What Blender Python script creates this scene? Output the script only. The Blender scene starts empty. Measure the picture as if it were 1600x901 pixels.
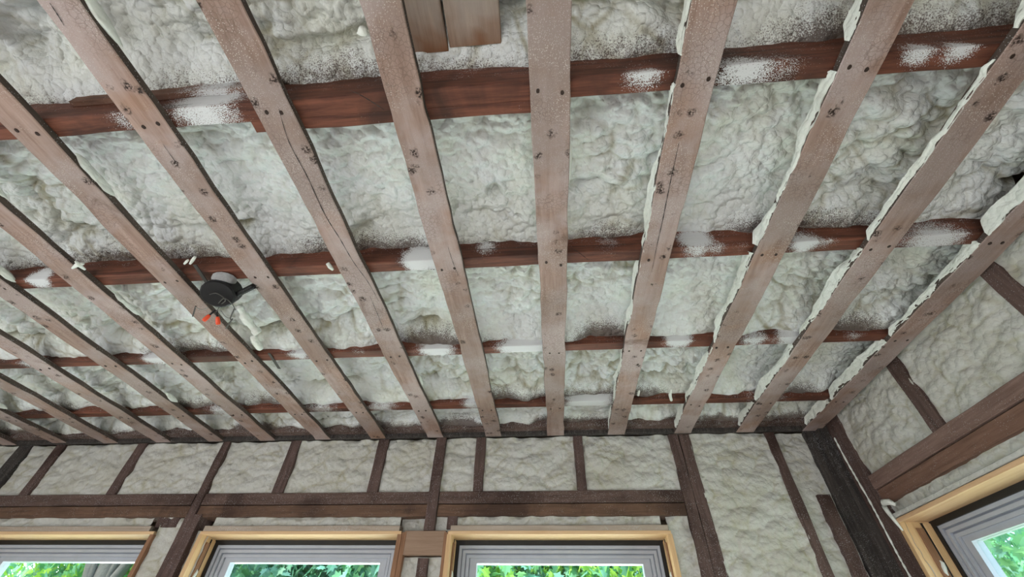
import bpy, math, random
import numpy as np
from mathutils import Matrix, Vector

SC = bpy.context.scene
COL = SC.collection
CZ = 1.6                                   # camera height above the floor; all z below are relative to it

# ------------------------------------------------------------------ camera
def cam_axes(p, y, r):
    cp, sp, cy, sy, cr, sr = math.cos(p), math.sin(p), math.cos(y), math.sin(y), math.cos(r), math.sin(r)
    f = Vector((sy*cp, cy*cp, sp)); rt = Vector((cy, -sy, 0)); up = rt.cross(f)
    return cr*rt + sr*up, -sr*rt + cr*up, f
_r, _u, _f = cam_axes(0.75940458, -0.09886321, 0.02504625)
FPX = 650.46
cd = bpy.data.cameras.new('camera'); cam = bpy.data.objects.new('camera', cd); COL.objects.link(cam)
M = Matrix((( _r.x, _u.x, -_f.x, 0), (_r.y, _u.y, -_f.y, 0), (_r.z, _u.z, -_f.z, CZ), (0, 0, 0, 1)))
cam.matrix_world = M
cd.sensor_width = 36; cd.lens = FPX/1600*36; cd.clip_start = 0.02; cd.clip_end = 200
SC.camera = cam

def ray(u, v):
    return ((u-800)/FPX)*_r - ((v-450.5)/FPX)*_u + _f
def at_z(u, v, z): d = ray(u, v); return d*(z/d.z)
def at_y(u, v, y): d = ray(u, v); return d*(y/d.y)
def at_x(u, v, x): d = ray(u, v); return d*(x/d.x)

# ------------------------------------------------------------------ light
SC.view_settings.view_transform = 'Standard'; SC.view_settings.look = 'None'
SC.view_settings.gamma = 1; SC.view_settings.use_curve_mapping = False
SC.view_settings.exposure = 0.60
w = bpy.data.worlds.new('world'); SC.world = w; w.use_nodes = True
wn = w.node_tree; bg = wn.nodes['Background']
sky = wn.nodes.new('ShaderNodeTexSky')
sky.sky_type = 'NISHITA'; sky.sun_disc = False; sky.sun_elevation = math.radians(52); sky.sun_rotation = math.radians(-75)
sky.air_density = 1.0; sky.dust_density = 3.0
wn.links.new(sky.outputs[0], bg.inputs[0]); bg.inputs[1].default_value = 0.6
def light(name, kind, loc, direction, energy, color, sx=1, sy=1):
    l = bpy.data.lights.new(name, kind); l.energy = energy; l.color = color
    if kind == 'AREA': l.shape = 'RECTANGLE'; l.size = sx; l.size_y = sy
    o = bpy.data.objects.new(name, l); COL.objects.link(o); o.location = loc
    o.rotation_euler = Vector(direction).to_track_quat('-Z', 'Y').to_euler()
    return o
s = light('sun', 'SUN', (-6, 2, 12), (0.35, 0.62, -0.75), 5.5, (1.0, 0.95, 0.86)); s.data.angle = 0.01
light('rear_fill_light', 'AREA', (-0.9, -2.55, 1.25), (0, .35, -1.0), 165, (0.93, 0.96, 1.0), 4.2, 1.7)  # added fill lamp inside the room; the rear wall has no windows
light('left_fill_light', 'AREA', (-3.1, -0.6, 1.25), (1, 0.25, 0.0), 22, (0.97, 0.97, 1.0), 1.6, 1.3)  # second added lamp, standing in front of the closed left wall

for _x in (-2.35, -1.16, .02):
    light('daylight_back_window', 'AREA', (_x, 2.75, CZ-.10), (0, -1, .32), 16, (1.0, .965, 1.0), .9, .85)
light('daylight_right_window', 'AREA', (2.0, 1.42, CZ-.10), (-1, 0, .32), 11, (1.0, .965, 1.0), .80, .72)

# ------------------------------------------------------------------ noise
def h3(ix, iy, iz, seed):
    n = (ix.astype(np.int64)*73856093) ^ (iy.astype(np.int64)*19349663) ^ (iz.astype(np.int64)*83492791) ^ (seed*2654435761 & 0x7fffffff)
    n = (n ^ (n >> 13)) * 1274126177 & 0x7fffffff
    n = (n ^ (n >> 16)) * 668265263 & 0x7fffffff
    return ((n ^ (n >> 15)) & 0xffffff) / float(0xffffff)
def vnoise(x, y, z, seed=0):
    fx, fy, fz = np.floor(x), np.floor(y), np.floor(z)
    tx, ty, tz = x-fx, y-fy, z-fz
    tx, ty, tz = tx*tx*(3-2*tx), ty*ty*(3-2*ty), tz*tz*(3-2*tz)
    r = 0
    for a in (0, 1):
        for b in (0, 1):
            for c in (0, 1):
                r = r + h3(fx+a, fy+b, fz+c, seed)*(tx if a else 1-tx)*(ty if b else 1-ty)*(tz if c else 1-tz)
    return r*2-1
def fbm(x, y, z, sc, seed=0, octs=3):
    r = 0; a = 1
    for k in range(octs):
        r = r + a*vnoise(x*sc, y*sc, z*sc, seed+k*17); a *= .5; sc *= 2.03
    return r
def domes(x, y, cell, seed, spread=.55):
    """height of the tallest of many overlapping rounded lobes, and how near a crease the point is"""
    gx, gy = x/cell, y/cell; ix, iy = np.floor(gx), np.floor(gy)
    best = np.full(x.shape, -9.); sec = np.full(x.shape, -9.)
    for a in (-1, 0, 1):
        for b in (-1, 0, 1):
            cx, cy = ix+a, iy+b; o = np.zeros_like(cx)
            px = cx+h3(cx, cy, o, seed); py = cy+h3(cx, cy, o+1, seed); hh = h3(cx, cy, o+2, seed)*spread
            v = hh+1-((gx-px)**2+(gy-py)**2)*1.15
            sec = np.maximum(sec, np.minimum(best, v)); best = np.maximum(best, v)
    return best-1, np.clip(1-(best-sec)*4, 0, 1)

# ------------------------------------------------------------------ materials
def mat(name, rough=.7, spec=.3):
    m = bpy.data.materials.new(name); m.use_nodes = True
    b = m.node_tree.nodes['Principled BSDF']; b.inputs['Roughness'].default_value = rough
    b.inputs['Specular IOR Level'].default_value = spec
    return m, m.node_tree, b
class NT:
    def __init__(s, nt): s.nt = nt; s.n = nt.nodes; s.l = nt.links
    def new(s, t, **k):
        n = s.n.new(t)
        for a, b in k.items(): setattr(n, a, b)
        return n
    def set(s, inp, v):
        if hasattr(v, 'links') or isinstance(v, bpy.types.NodeSocket): s.l.new(v, inp)
        elif isinstance(v, tuple) and len(v) == 3 and inp.type == 'RGBA': inp.default_value = (*v, 1)
        else: inp.default_value = v
    def pos(s, scale=(1, 1, 1)):
        g = s.new('ShaderNodeNewGeometry'); m = s.new('ShaderNodeMapping'); m.inputs['Scale'].default_value = scale
        s.l.new(g.outputs['Position'], m.inputs[0]); return m.outputs[0]
    def noise(s, vec, scale, detail=3, rough=.55, dist=0):
        n = s.new('ShaderNodeTexNoise'); s.l.new(vec, n.inputs['Vector'])
        n.inputs['Scale'].default_value = scale; n.inputs['Detail'].default_value = detail
        n.inputs['Roughness'].default_value = rough; n.inputs['Distortion'].default_value = dist
        return n.outputs[0]
    def voro(s, vec, scale, feature='F1', rnd=1, out=0):
        n = s.new('ShaderNodeTexVoronoi'); n.feature = feature; s.l.new(vec, n.inputs['Vector'])
        n.inputs['Scale'].default_value = scale; n.inputs['Randomness'].default_value = rnd
        return n.outputs[out]
    def math(s, op, a, b=0., c=0., clamp=False):
        n = s.new('ShaderNodeMath', operation=op); n.use_clamp = clamp
        s.set(n.inputs[0], a); s.set(n.inputs[1], b); s.set(n.inputs[2], c); return n.outputs[0]
    def ramp(s, v, lo, hi, a=0., b=1.):
        n = s.new('ShaderNodeMapRange'); s.set(n.inputs[0], v)
        for i, q in enumerate((lo, hi, a, b)): s.set(n.inputs[i+1], q)
        return n.outputs[0]
    def mix(s, f, a, b, blend='MIX'):
        n = s.new('ShaderNodeMix', data_type='RGBA', blend_type=blend)
        s.set(n.inputs[0], f); s.set(n.inputs[6], a); s.set(n.inputs[7], b); return n.outputs[2]
    def attr(s, name): return s.new('ShaderNodeAttribute', attribute_name=name).outputs['Fac']
    def bump(s, h, strength, dist, prev=None):
        n = s.new('ShaderNodeBump'); s.set(n.inputs['Height'], h); n.inputs['Strength'].default_value = strength
        n.inputs['Distance'].default_value = dist
        if prev is not None: s.l.new(prev, n.inputs['Normal'])
        return n.outputs[0]

def wood(name, c1, c2, axis, side=(.06, .045, .038), rough=.75, stains=False, crackle=False, spot=False, flecks=.0, grey=None, dark=False):
    m, nt, b = mat(name, rough, .25); t = NT(nt)
    sc = [22, 22, 22]; sc[axis] = 1.6
    gv = t.pos(tuple(sc)); pv = t.pos()
    g = t.noise(gv, 3.2, 5, .65, .3)
    col = t.mix(t.ramp(g, .3, .72), c1, c2)
    if grey:
        col = t.mix(t.ramp(t.noise(pv, 5.0, 4, .6), .40, .58, 0, .8), col, grey)
    if dark:
        col = t.mix(t.ramp(t.noise(pv, 4.0, 5, .6, .6), .48, .64, 0, .7), col, (.035, .018, .014))
    if stains:
        col = t.mix(t.ramp(t.noise(pv, 2.3, 2, .5), .42, .60, 0, .5), col, (.22, .165, .14))
        sk = t.math('MULTIPLY', t.ramp(t.voro(pv, 330), .16, .24, 1, 0), t.ramp(t.noise(pv, 5, 3), .42, .62))
        col = t.mix(t.math('MULTIPLY', sk, .7), col, (.66, .64, .64))
        col = t.mix(t.ramp(t.noise(pv, 3.1, 3, .55, .5), .60, .76, 0, .6), col, (.34, .17, .09))
        col = t.mix(t.ramp(t.noise(pv, 4.3, 5, .7, .8), .62, .72, 0, .65), col, (.13, .075, .055))
    col = t.mix(t.math('MULTIPLY', t.attr('side'), .9), col, side)
    hgt = g
    if crackle:
        cr = t.voro(pv, 95, 'DISTANCE_TO_EDGE')
        msk = t.math('MULTIPLY', t.ramp(cr, .0, .09, 1, 0), t.ramp(t.noise(pv, 6.5, 2), .50, .60))
        col = t.mix(t.math('MULTIPLY', msk, .5), col, (.12, .08, .065))
        # little pale blisters of plaster
        bl = t.math('MULTIPLY', t.ramp(t.voro(pv, 260), .18, .30, 1, 0), t.ramp(t.noise(pv, 9, 3), .46, .62))
        col = t.mix(t.math('MULTIPLY', bl, .8), col, (.68, .62, .57))
    if spot:
        wv = t.new('ShaderNodeVectorMath', operation='ADD'); t.l.new(pv, wv.inputs[0])
        nz = t.new('ShaderNodeTexNoise'); t.l.new(pv, nz.inputs['Vector']); nz.inputs['Scale'].default_value = 90
        sc2 = t.new('ShaderNodeVectorMath', operation='SCALE'); t.l.new(nz.outputs[1], sc2.inputs[0]); sc2.inputs['Scale'].default_value = .018
        t.l.new(sc2.outputs[0], wv.inputs[1])
        d = t.voro(wv.outputs[0], 17)
        sp = t.math('MULTIPLY', t.ramp(d, .12, .24, 1, 0), t.ramp(t.noise(pv, 210, 2), .40, .54))
        col = t.mix(sp, col, (.035, .022, .018))
        hgt = t.math('SUBTRACT', hgt, t.math('MULTIPLY', sp, 1.5))
    # overspray of foam: white specks whose density follows the attribute
    fine = t.noise(pv, 420, 2, .6); mid = t.noise(pv, 38, 4, .65)
    th = t.math('ADD', t.math('ADD', t.math('MULTIPLY', t.ramp(fine, .25, .75), .62), t.math('MULTIPLY', mid, .50)), t.attr('spray'))
    m2 = t.ramp(th, .86, .95)
    if flecks:
        fl = t.ramp(t.voro(pv, 210), .13, .19, 1, 0)
        m2 = t.math('MAXIMUM', m2, t.math('MULTIPLY', fl, t.ramp(t.noise(pv, 24, 2), .5-flecks, .75-flecks)))
    col = t.mix(m2, col, (.66, .67, .69))
    t.l.new(col, b.inputs['Base Color'])
    nb = t.bump(hgt, .35, .004); nb = t.bump(m2, .5, .002, nb)
    t.l.new(nb, b.inputs['Normal'])
    return m

def foam_mat(name, base, warm, bumpy=1.0):
    m, nt, b = mat(name, .62, .28); t = NT(nt); pv = t.pos()
    col = t.mix(t.ramp(t.noise(pv, 5.5, 4, .6), .42, .66), base, warm)
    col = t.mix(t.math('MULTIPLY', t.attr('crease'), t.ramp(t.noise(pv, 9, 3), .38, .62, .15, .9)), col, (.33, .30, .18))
    # thin film over brown wood near the framing
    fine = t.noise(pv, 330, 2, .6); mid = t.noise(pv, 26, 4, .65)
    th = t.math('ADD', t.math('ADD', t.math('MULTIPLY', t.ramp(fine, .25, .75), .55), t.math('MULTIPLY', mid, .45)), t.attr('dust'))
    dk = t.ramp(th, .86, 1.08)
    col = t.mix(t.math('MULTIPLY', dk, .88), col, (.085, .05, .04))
    t.l.new(col, b.inputs['Base Color'])
    wv = t.new('ShaderNodeVectorMath', operation='ADD'); t.l.new(pv, wv.inputs[0])
    nz = t.new('ShaderNodeTexNoise'); t.l.new(pv, nz.inputs['Vector']); nz.inputs['Scale'].default_value = 30
    sc2 = t.new('ShaderNodeVectorMath', operation='SCALE'); t.l.new(nz.outputs[1], sc2.inputs[0]); sc2.inputs['Scale'].default_value = .014
    t.l.new(sc2.outputs[0], wv.inputs[1])
    v1 = t.voro(wv.outputs[0], 52, 'F1'); v1 = t.math('MULTIPLY', t.math('MULTIPLY', v1, v1), -1.)
    v2 = t.voro(wv.outputs[0], 125, 'F1'); v2 = t.math('MULTIPLY', t.math('MULTIPLY', v2, v2), -1.)
    nb = t.bump(v1, .62*bumpy, .012)
    nb = t.bump(v2, .38*bumpy, .004, nb)
    nb = t.bump(t.noise(pv, 200, 3, .6), .4*bumpy, .0012, nb)
    t.l.new(nb, b.inputs['Normal'])
    b.inputs['Subsurface Weight'].default_value = 0
    return m

def plain(name, c, rough=.5, metal=0, var=.12, sc=20, spec=.4, bumpd=0):
    m, nt, b = mat(name, rough, spec); t = NT(nt); pv = t.pos()
    col = t.mix(t.ramp(t.noise(pv, sc, 4), .3, .7), tuple(x*(1-var) for x in c), tuple(min(1, x*(1+var)) for x in c))
    t.l.new(col, b.inputs['Base Color']); b.inputs['Metallic'].default_value = metal
    if bumpd: t.l.new(t.bump(t.noise(pv, sc*3, 4), .5, bumpd), b.inputs['Normal'])
    return m

STRAP = wood('strapping_wood', (.24, .150, .118), (.43, .305, .262), 1, stains=True, crackle=True, spot=True, grey=(.44, .362, .355))
STRAPS = wood('strapping_edge_wood', (.055, .042, .036), (.12, .09, .075), 1, flecks=.17)
JOIST = wood('joist_wood', (.055, .020, .014), (.24, .088, .054), 0, rough=.6, dark=True)
JOISTX = wood('ledger_wood', (.10, .05, .035), (.24, .13, .09), 0, dark=True)
STUDM = wood('stud_wood', (.065, .040, .036), (.15, .098, .085), 2, flecks=.16, dark=True)
STUDD = wood('charred_stud_wood', (.020, .018, .018), (.085, .072, .065), 2, flecks=.12)
HEADX = wood('header_wood_x', (.075, .046, .038), (.16, .105, .088), 0, flecks=.22, dark=True)
HEADXL = wood('lower_header_wood_x', (.085, .048, .032), (.19, .11, .072), 0, flecks=.04, dark=True)
HEADY = wood('header_wood_y', (.14, .085, .068), (.27, .175, .15), 1, flecks=.10)
HEADYL = wood('lower_header_wood_y', (.13, .07, .05), (.23, .13, .095), 1, flecks=.05)
PLANK = wood('old_plank_wood', (.26, .19, .15), (.50, .39, .31), 1, rough=.8, side=(.22, .095, .04), grey=(.42, .37, .33))
ROUGHX = wood('rough_frame_wood', (.34, .27, .21), (.48, .40, .33), 0)
PINEX = wood('pine_x', (.66, .42, .22), (.78, .55, .33), 0, rough=.45)
PINEY = wood('pine_y', (.60, .36, .20), (.74, .50, .30), 1, rough=.45)
PINEZ = wood('pine_z', (.58, .37, .19), (.74, .51, .29), 2, rough=.45)
BROWNZ = wood('brown_jamb_wood', (.20, .10, .055), (.36, .20, .12), 2)
PLY = wood('mullion_board_wood', (.27, .175, .12), (.36, .25, .18), 0)
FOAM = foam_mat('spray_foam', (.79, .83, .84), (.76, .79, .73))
FOAMW = foam_mat('shaded_wall_foam', (.56, .56, .535), (.49, .48, .43), .55)  # yellower wall foam, darkened so the walls' shade sits in the colour
FOAMB = foam_mat('foam_bead', (.80, .83, .79), (.76, .78, .72), .6)
VINYL = plain('vinyl', (.44, .475, .54), .35, var=.04)
VINYLD = plain('vinyl_groove_shade', (.27, .29, .34), .4, var=.04)  # darker copy of the vinyl paints shade into the frame grooves
GAPM = plain('gap_black', (.012, .012, .013), .4)  # near-black colour painted in for the darkness of gaps, grooves and splits
BLACKP = plain('black_plastic', (.006, .006, .007), .45, var=.3, spec=.35)
GREYP = plain('foam_dusted_cover', (.34, .34, .35), .8, sc=120)
STEEL = plain('dull_steel', (.10, .095, .09), .5, .7)
WIRE = plain('cable_sheath', (.30, .30, .28), .6)
ORANGE = plain('orange_plastic', (.85, .09, .03), .35, var=.05)
NAILM = plain('rusty_nail', (.045, .028, .022), .6, .4)
SHEATH = plain('board_sheathing', (.20, .15, .11), .9)
FLOORM = wood('floor_wood', (.66, .63, .58), (.76, .73, .68), 1)
GRASS = plain('grass', (.10, .22, .05), .9, sc=3)
BARK = plain('bark', (.13, .11, .10), .9, sc=12, bumpd=.02)
def leaf_mat(name, c):
    m, nt, b = mat(name, .45, .4); t = NT(nt); pv = t.pos()
    col = t.mix(t.ramp(t.noise(pv, 2.2, 3), .35, .65), tuple(x*.62 for x in c), tuple(min(1, x*1.3) for x in c))
    t.l.new(col, b.inputs['Base Color'])
    tr = t.new('ShaderNodeBsdfTranslucent'); t.l.new(t.mix(1.0, col, (1.0, 1.0, .7), 'MULTIPLY'), tr.inputs[0])
    mx = t.new('ShaderNodeMixShader'); mx.inputs[0].default_value = .5
    t.l.new(b.outputs[0], mx.inputs[1]); t.l.new(tr.outputs[0], mx.inputs[2])
    t.l.new(mx.outputs[0], nt.nodes['Material Output'].inputs[0]); return m
LEAF = [leaf_mat('maple_leaf', (.32, .62, .40)), leaf_mat('deep_maple_leaf', (.26, .52, .44)), leaf_mat('yellow_green_leaf', (.48, .70, .16))]
def glass_mat():
    m = bpy.data.materials.new('window_glass'); m.use_nodes = True; nt = m.node_tree; nt.nodes.clear(); t = NT(nt)
    o = t.new('ShaderNodeOutputMaterial'); tr = t.new('ShaderNodeBsdfTransparent'); tr.inputs[0].default_value = (.90, .97, .95, 1)
    gl = t.new('ShaderNodeBsdfGlossy'); gl.inputs['Roughness'].default_value = .02
    mx = t.new('ShaderNodeMixShader'); mx.inputs[0].default_value = .035
    t.l.new(tr.outputs[0], mx.inputs[1]); t.l.new(gl.outputs[0], mx.inputs[2])
    t.l.new(mx.outputs[0], o.inputs[0]); return m
GLASS = glass_mat()

# ------------------------------------------------------------------ mesh building
class MB:
    def __init__(s): s.v = []; s.f = []; s.n = 0; s.a = {}
    def add(s, verts, faces, **attrs):
        verts = np.asarray(verts, float).reshape(-1, 3)
        for k in set(s.a) | set(attrs):
            s.a.setdefault(k, [np.zeros(s.n)] if s.n else [])
            s.a[k].append(np.broadcast_to(np.asarray(attrs.get(k, 0.), float), (len(verts),)).copy())
        s.v.append(verts); s.f += [tuple(i+s.n for i in f) for f in faces]; s.n += len(verts); return s
    def grid(s, P, **attrs):
        """P: (n, m, 3)"""
        n, m = P.shape[:2]; i = np.arange(n*m).reshape(n, m)
        q = np.stack([i[:-1, :-1], i[1:, :-1], i[1:, 1:], i[:-1, 1:]], -1).reshape(-1, 4)
        return s.add(P.reshape(-1, 3), q.tolist(), **{k: np.ravel(v) for k, v in attrs.items()})
    def box(s, x0, x1, y0, y1, z0, z1, **attrs):
        x0, x1 = sorted((x0, x1)); y0, y1 = sorted((y0, y1)); z0, z1 = sorted((z0, z1))
        v = [(x, y, z) for x in (x0, x1) for y in (y0, y1) for z in (z0, z1)]
        return s.add(v, [(0, 1, 3, 2), (4, 6, 7, 5), (0, 4, 5, 1), (2, 3, 7, 6), (0, 2, 6, 4), (1, 5, 7, 3)], **attrs)
    def tube(s, pts, r, seg=8, cap=True, flat=None, **attrs):
        pts = [Vector(p) for p in pts]; rs = r if hasattr(r, '__len__') else [r]*len(pts); V = []; up = None
        for i, p in enumerate(pts):
            d = (pts[min(i+1, len(pts)-1)]-pts[max(i-1, 0)]).normalized()
            if up is None: up = Vector((0, 0, 1)) if abs(d.z) < .9 else Vector((1, 0, 0))
            a = d.cross(up).normalized(); b = a.cross(d).normalized(); up = b
            for k in range(seg):
                t = 2*math.pi*k/seg; V.append(p+(a*math.cos(t)+b*math.sin(t))*rs[i])
        F = [(i*seg+k, i*seg+(k+1) % seg, (i+1)*seg+(k+1) % seg, (i+1)*seg+k) for i in range(len(pts)-1) for k in range(seg)]
        if cap: F += [tuple(range(seg))[::-1], tuple((len(pts)-1)*seg+k for k in range(seg))]
        return s.add([tuple(v) for v in V], F, **attrs)
    def build(s, name, m, parent=None, smooth=False, label=None, kind=None, origin=None):
        V = np.concatenate(s.v); V = V+np.array([0, 0, CZ])
        lo, hi = V.min(0), V.max(0)
        c = np.array(origin) + np.array([0, 0, CZ]) if origin is not None else np.array([(lo[0]+hi[0])/2, (lo[1]+hi[1])/2, lo[2]])
        me = bpy.data.meshes.new(name); me.from_pydata((V-c).tolist(), [], s.f)
        for k, a in s.a.items():
            at = me.attributes.new(k, 'FLOAT', 'POINT'); at.data.foreach_set('value', np.concatenate(a).astype(np.float32))
        ms = m if isinstance(m, (list, tuple)) else [m]
        for x in ms: me.materials.append(x)
        if smooth: me.polygons.foreach_set('use_smooth', [True]*len(me.polygons))
        me.update(); o = bpy.data.objects.new(name, me); COL.objects.link(o)
        o.location = Vector(c) - (wpos(parent) if parent else Vector((0, 0, 0)))
        if parent: o.parent = parent
        if label: o['label'] = label
        if kind: o['kind'] = kind
        return o
def wpos(o):
    p = Vector(o.location)
    while o.parent: o = o.parent; p += o.location
    return p
def empty(name, loc, kind=None, label=None, cat=None, group=None):
    o = bpy.data.objects.new(name, None); COL.objects.link(o); o.location = Vector(loc)+Vector((0, 0, CZ)); o.empty_display_size = .1
    return tag(o, label, cat, group, kind)
def tag(o, label=None, cat=None, group=None, kind=None):
    for k, v in (('label', label), ('category', cat), ('group', group), ('kind', kind)):
        if v: o[k] = v
    return o

def board_mesh(mb, axis, a0, a1, p0, p1, q0, q1, step=.02, wob=.0012, cham=.002, seed=1, spray=None, side=None, wane=0., ends=True):
    """a long board along `axis`; (p, q) are the two other axes in xyz order. Each long face has its own vertices."""
    n = max(2, int((a1-a0)/step)+1); A = np.linspace(a0, a1, n)
    c = cham
    prof = [((p0+c, q0), (p1-c, q0), 'q0'), ((p1-c, q0), (p1, q0+c), 'c'), ((p1, q0+c), (p1, q1-c), 'p1'), ((p1, q1-c), (p1-c, q1), 'c'),
            ((p1-c, q1), (p0+c, q1), 'q1'), ((p0+c, q1), (p0, q1-c), 'c'), ((p0, q1-c), (p0, q0+c), 'p0'), ((p0, q0+c), (p0+c, q0), 'c')]
    pm, qm = (p0+p1)/2, (q0+q1)/2
    for (pa, qa), (pb, qb), tg in prof:
        L = math.hypot(pb-pa, qb-qa); k = 2 if tg == 'c' else max(2, int(L/step)+1)
        t = np.linspace(0, 1, k)[None, :]
        Pp = pa+(pb-pa)*t+np.zeros((n, 1)); Qq = qa+(qb-qa)*t+np.zeros((n, 1)); AA = A[:, None]+np.zeros((1, k))
        ws = np.sign(Pp-pm)*np.clip(abs(Pp-pm)/(abs(p1-p0)/2), 0, 1); qs = np.sign(Qq-qm)*np.clip(abs(Qq-qm)/(abs(q1-q0)/2), 0, 1)
        w1 = fbm(AA, np.where(ws > 0, 7., 3.)+0*AA, 0*AA+seed, 9, seed)*wob
        if wane:
            dn = np.clip(vnoise(AA*5.5, np.where(ws > 0, 7.3, 3.1)+0*AA, 0*AA+seed*1.7, seed+5)-.45, 0, 1)*wane; w1 = w1-dn
        w2 = fbm(AA, np.where(qs > 0, 7., 3.)+0*AA, 0*AA+seed+40, 7, seed+3)*wob*.6
        Pp = Pp+ws*w1; Qq = Qq+qs*w2
        X = [None]*3; others = [i for i in range(3) if i != axis]
        X[axis] = AA; X[others[0]] = Pp; X[others[1]] = Qq
        P = np.stack(X, -1)
        sd = side(tg, P) if side else np.zeros(P.shape[:2]); sp = spray(tg, P) if spray else np.zeros(P.shape[:2])
        mb.grid(P, side=np.broadcast_to(sd, P.shape[:2]), spray=np.broadcast_to(sp, P.shape[:2]))
    if ends:
        for a in (a0, a1):
            X = [None]*3; others = [i for i in range(3) if i != axis]
            vs = []
            for (p, q) in ((p0, q0), (p1, q0), (p1, q1), (p0, q1)):
                v = [0, 0, 0]; v[axis] = a; v[others[0]] = p; v[others[1]] = q; vs.append(v)
            mb.add(vs, [(0, 1, 2, 3)], side=.5, spray=0.)
    return mb
_seed = [10]
def board(name, axis, a0, a1, p0, p1, q0, q1, m, parent, label=None, **k):
    _seed[0] += 1; k.setdefault('seed', _seed[0])
    return board_mesh(MB(), axis, a0, a1, p0, p1, q0, q1, **k).build(name, m, parent, label=label)

# ================================================================== CEILING
ZS, ZJ = .92, .94                          # underside of the strapping, underside of the joists
Y0, YW, XR, XL = -1.6, 2.07, 1.335, -3.25
ceiling = MB().box(XL-.05, XR+.25, -2.7, YW+.3, ZJ+.262, ZJ+.285).build('ceiling', SHEATH, kind='structure')
# joists: (far edge y at the underside, foam line above the underside)
JO = [(-.58, .17), (-.10, .17), (.385, .055), (.886, .052), (1.350, .014), (1.795, .012)]
JT = .043
patches = {  # white overspray bursts seen on the joists: (pixel u, v, radius m, strength)
 2: [(165, 195, .07, .8), (330, 152, .09, .85), (205, 185, .05, .6), (560, 115, .04, .5), (1010, 118, .045, .8), (965, 142, .05, .7), (1070, 128, .04, .5), (1175, 108, .07, .8), (1230, 112, .08, .7), (1440, 77, .035, .7), (1505, 73, .035, .7), (1430, 105, .03, .5), (745, 100, .05, .5)],
 3: [(60, 432, .04, 1.), (655, 402, .055, 1.), (672, 408, .05, .9), (760, 385, .04, .6), (1085, 373, .05, .9), (1120, 385, .04, .5), (1160, 390, .04, .4), (1262, 380, .05, .8), (1300, 385, .04, .6), (1480, 380, .09, .8), (1420, 380, .05, .6), (950, 378, .05, .4)],
 4: [(250, 556, .06, .8), (235, 561, .05, .8), (465, 553, .05, .7), (560, 552, .03, .5), (680, 547, .07, .9), (820, 548, .1, 1.), (1060, 528, .05, .9), (1180, 530, .06, .6), (1240, 525, .06, .8), (1340, 530, .04, .6), (40, 572, .07, .6)],
 5: [(500, 637, .1, .5), (595, 634, .08, .6), (740, 630, .06, .7), (920, 626, .12, .9), (1200, 620, .1, .5), (350, 640, .1, .6)]}
def add_joist(i):
    yf, lip = JO[i]; yn = yf-JT
    pts = [(np.array(at_y(u, v, yn)), r, s_) for u, v, r, s_ in patches.get(i, [])]
    def spray(tg, P):
        s_ = np.full(P.shape[:2], -.12)
        s_ += np.clip(1-(P[..., 2]-ZJ-lip+.012)/-.02, 0, 1)*.22*(tg == 'p0')
        for c, r, k in pts:
            d = np.sqrt(((P-c)**2).sum(-1)); s_ = np.maximum(s_, k*np.clip(1.25-d/(r*1.35), 0, 1)*.95-.12)
        return s_
    mb = MB(); board_mesh(mb, 0, XL, XR+.02, yn, yf, ZJ, ZJ+.26, step=.014, wob=.0012, seed=50+i, spray=spray)
    return mb.build('joist', JOIST, ceiling)
joists = [add_joist(i) for i in range(len(JO))]
# sister boards and a ledger on the second joist, between two straps
yn = JO[2][0]-JT
board('sister_board', 0, -.66, .025, JO[2][0]-.002, JO[2][0]+.026, ZJ-.0005, ZJ+.12, JOIST, ceiling, 'thin reddish strip nailed under the joist edge')
board('ledger_board', 0, -.62, .03, yn-.020, yn+.001, ZJ+.118, ZJ+.17, JOISTX, ceiling, 'paler board on the upper face of the joist', spray=lambda tg, P: .1+.0*P[..., 0])
board('ledger_board', 0, -1.12, -.60, yn-.014, yn+.001, ZJ+.060, ZJ+.115, JOISTX, ceiling, spray=lambda tg, P: .05+.0*P[..., 0]+.5*np.clip(1-abs(P[..., 0]+.75)/.12, 0, 1))
# rim board where ceiling meets the back wall
board('rim_board', 0, XL, 1.30, 2.0, 2.045, ZJ-.002, ZJ+.05, HEADX, ceiling, 'dusty dark rim board along the wall', spray=lambda tg, P: .16+0*P[..., 0])
board('rim_board', 0, XL, 1.30, 2.046, 2.072, ZS+.001, ZJ+.05, STUDD, ceiling)

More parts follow.
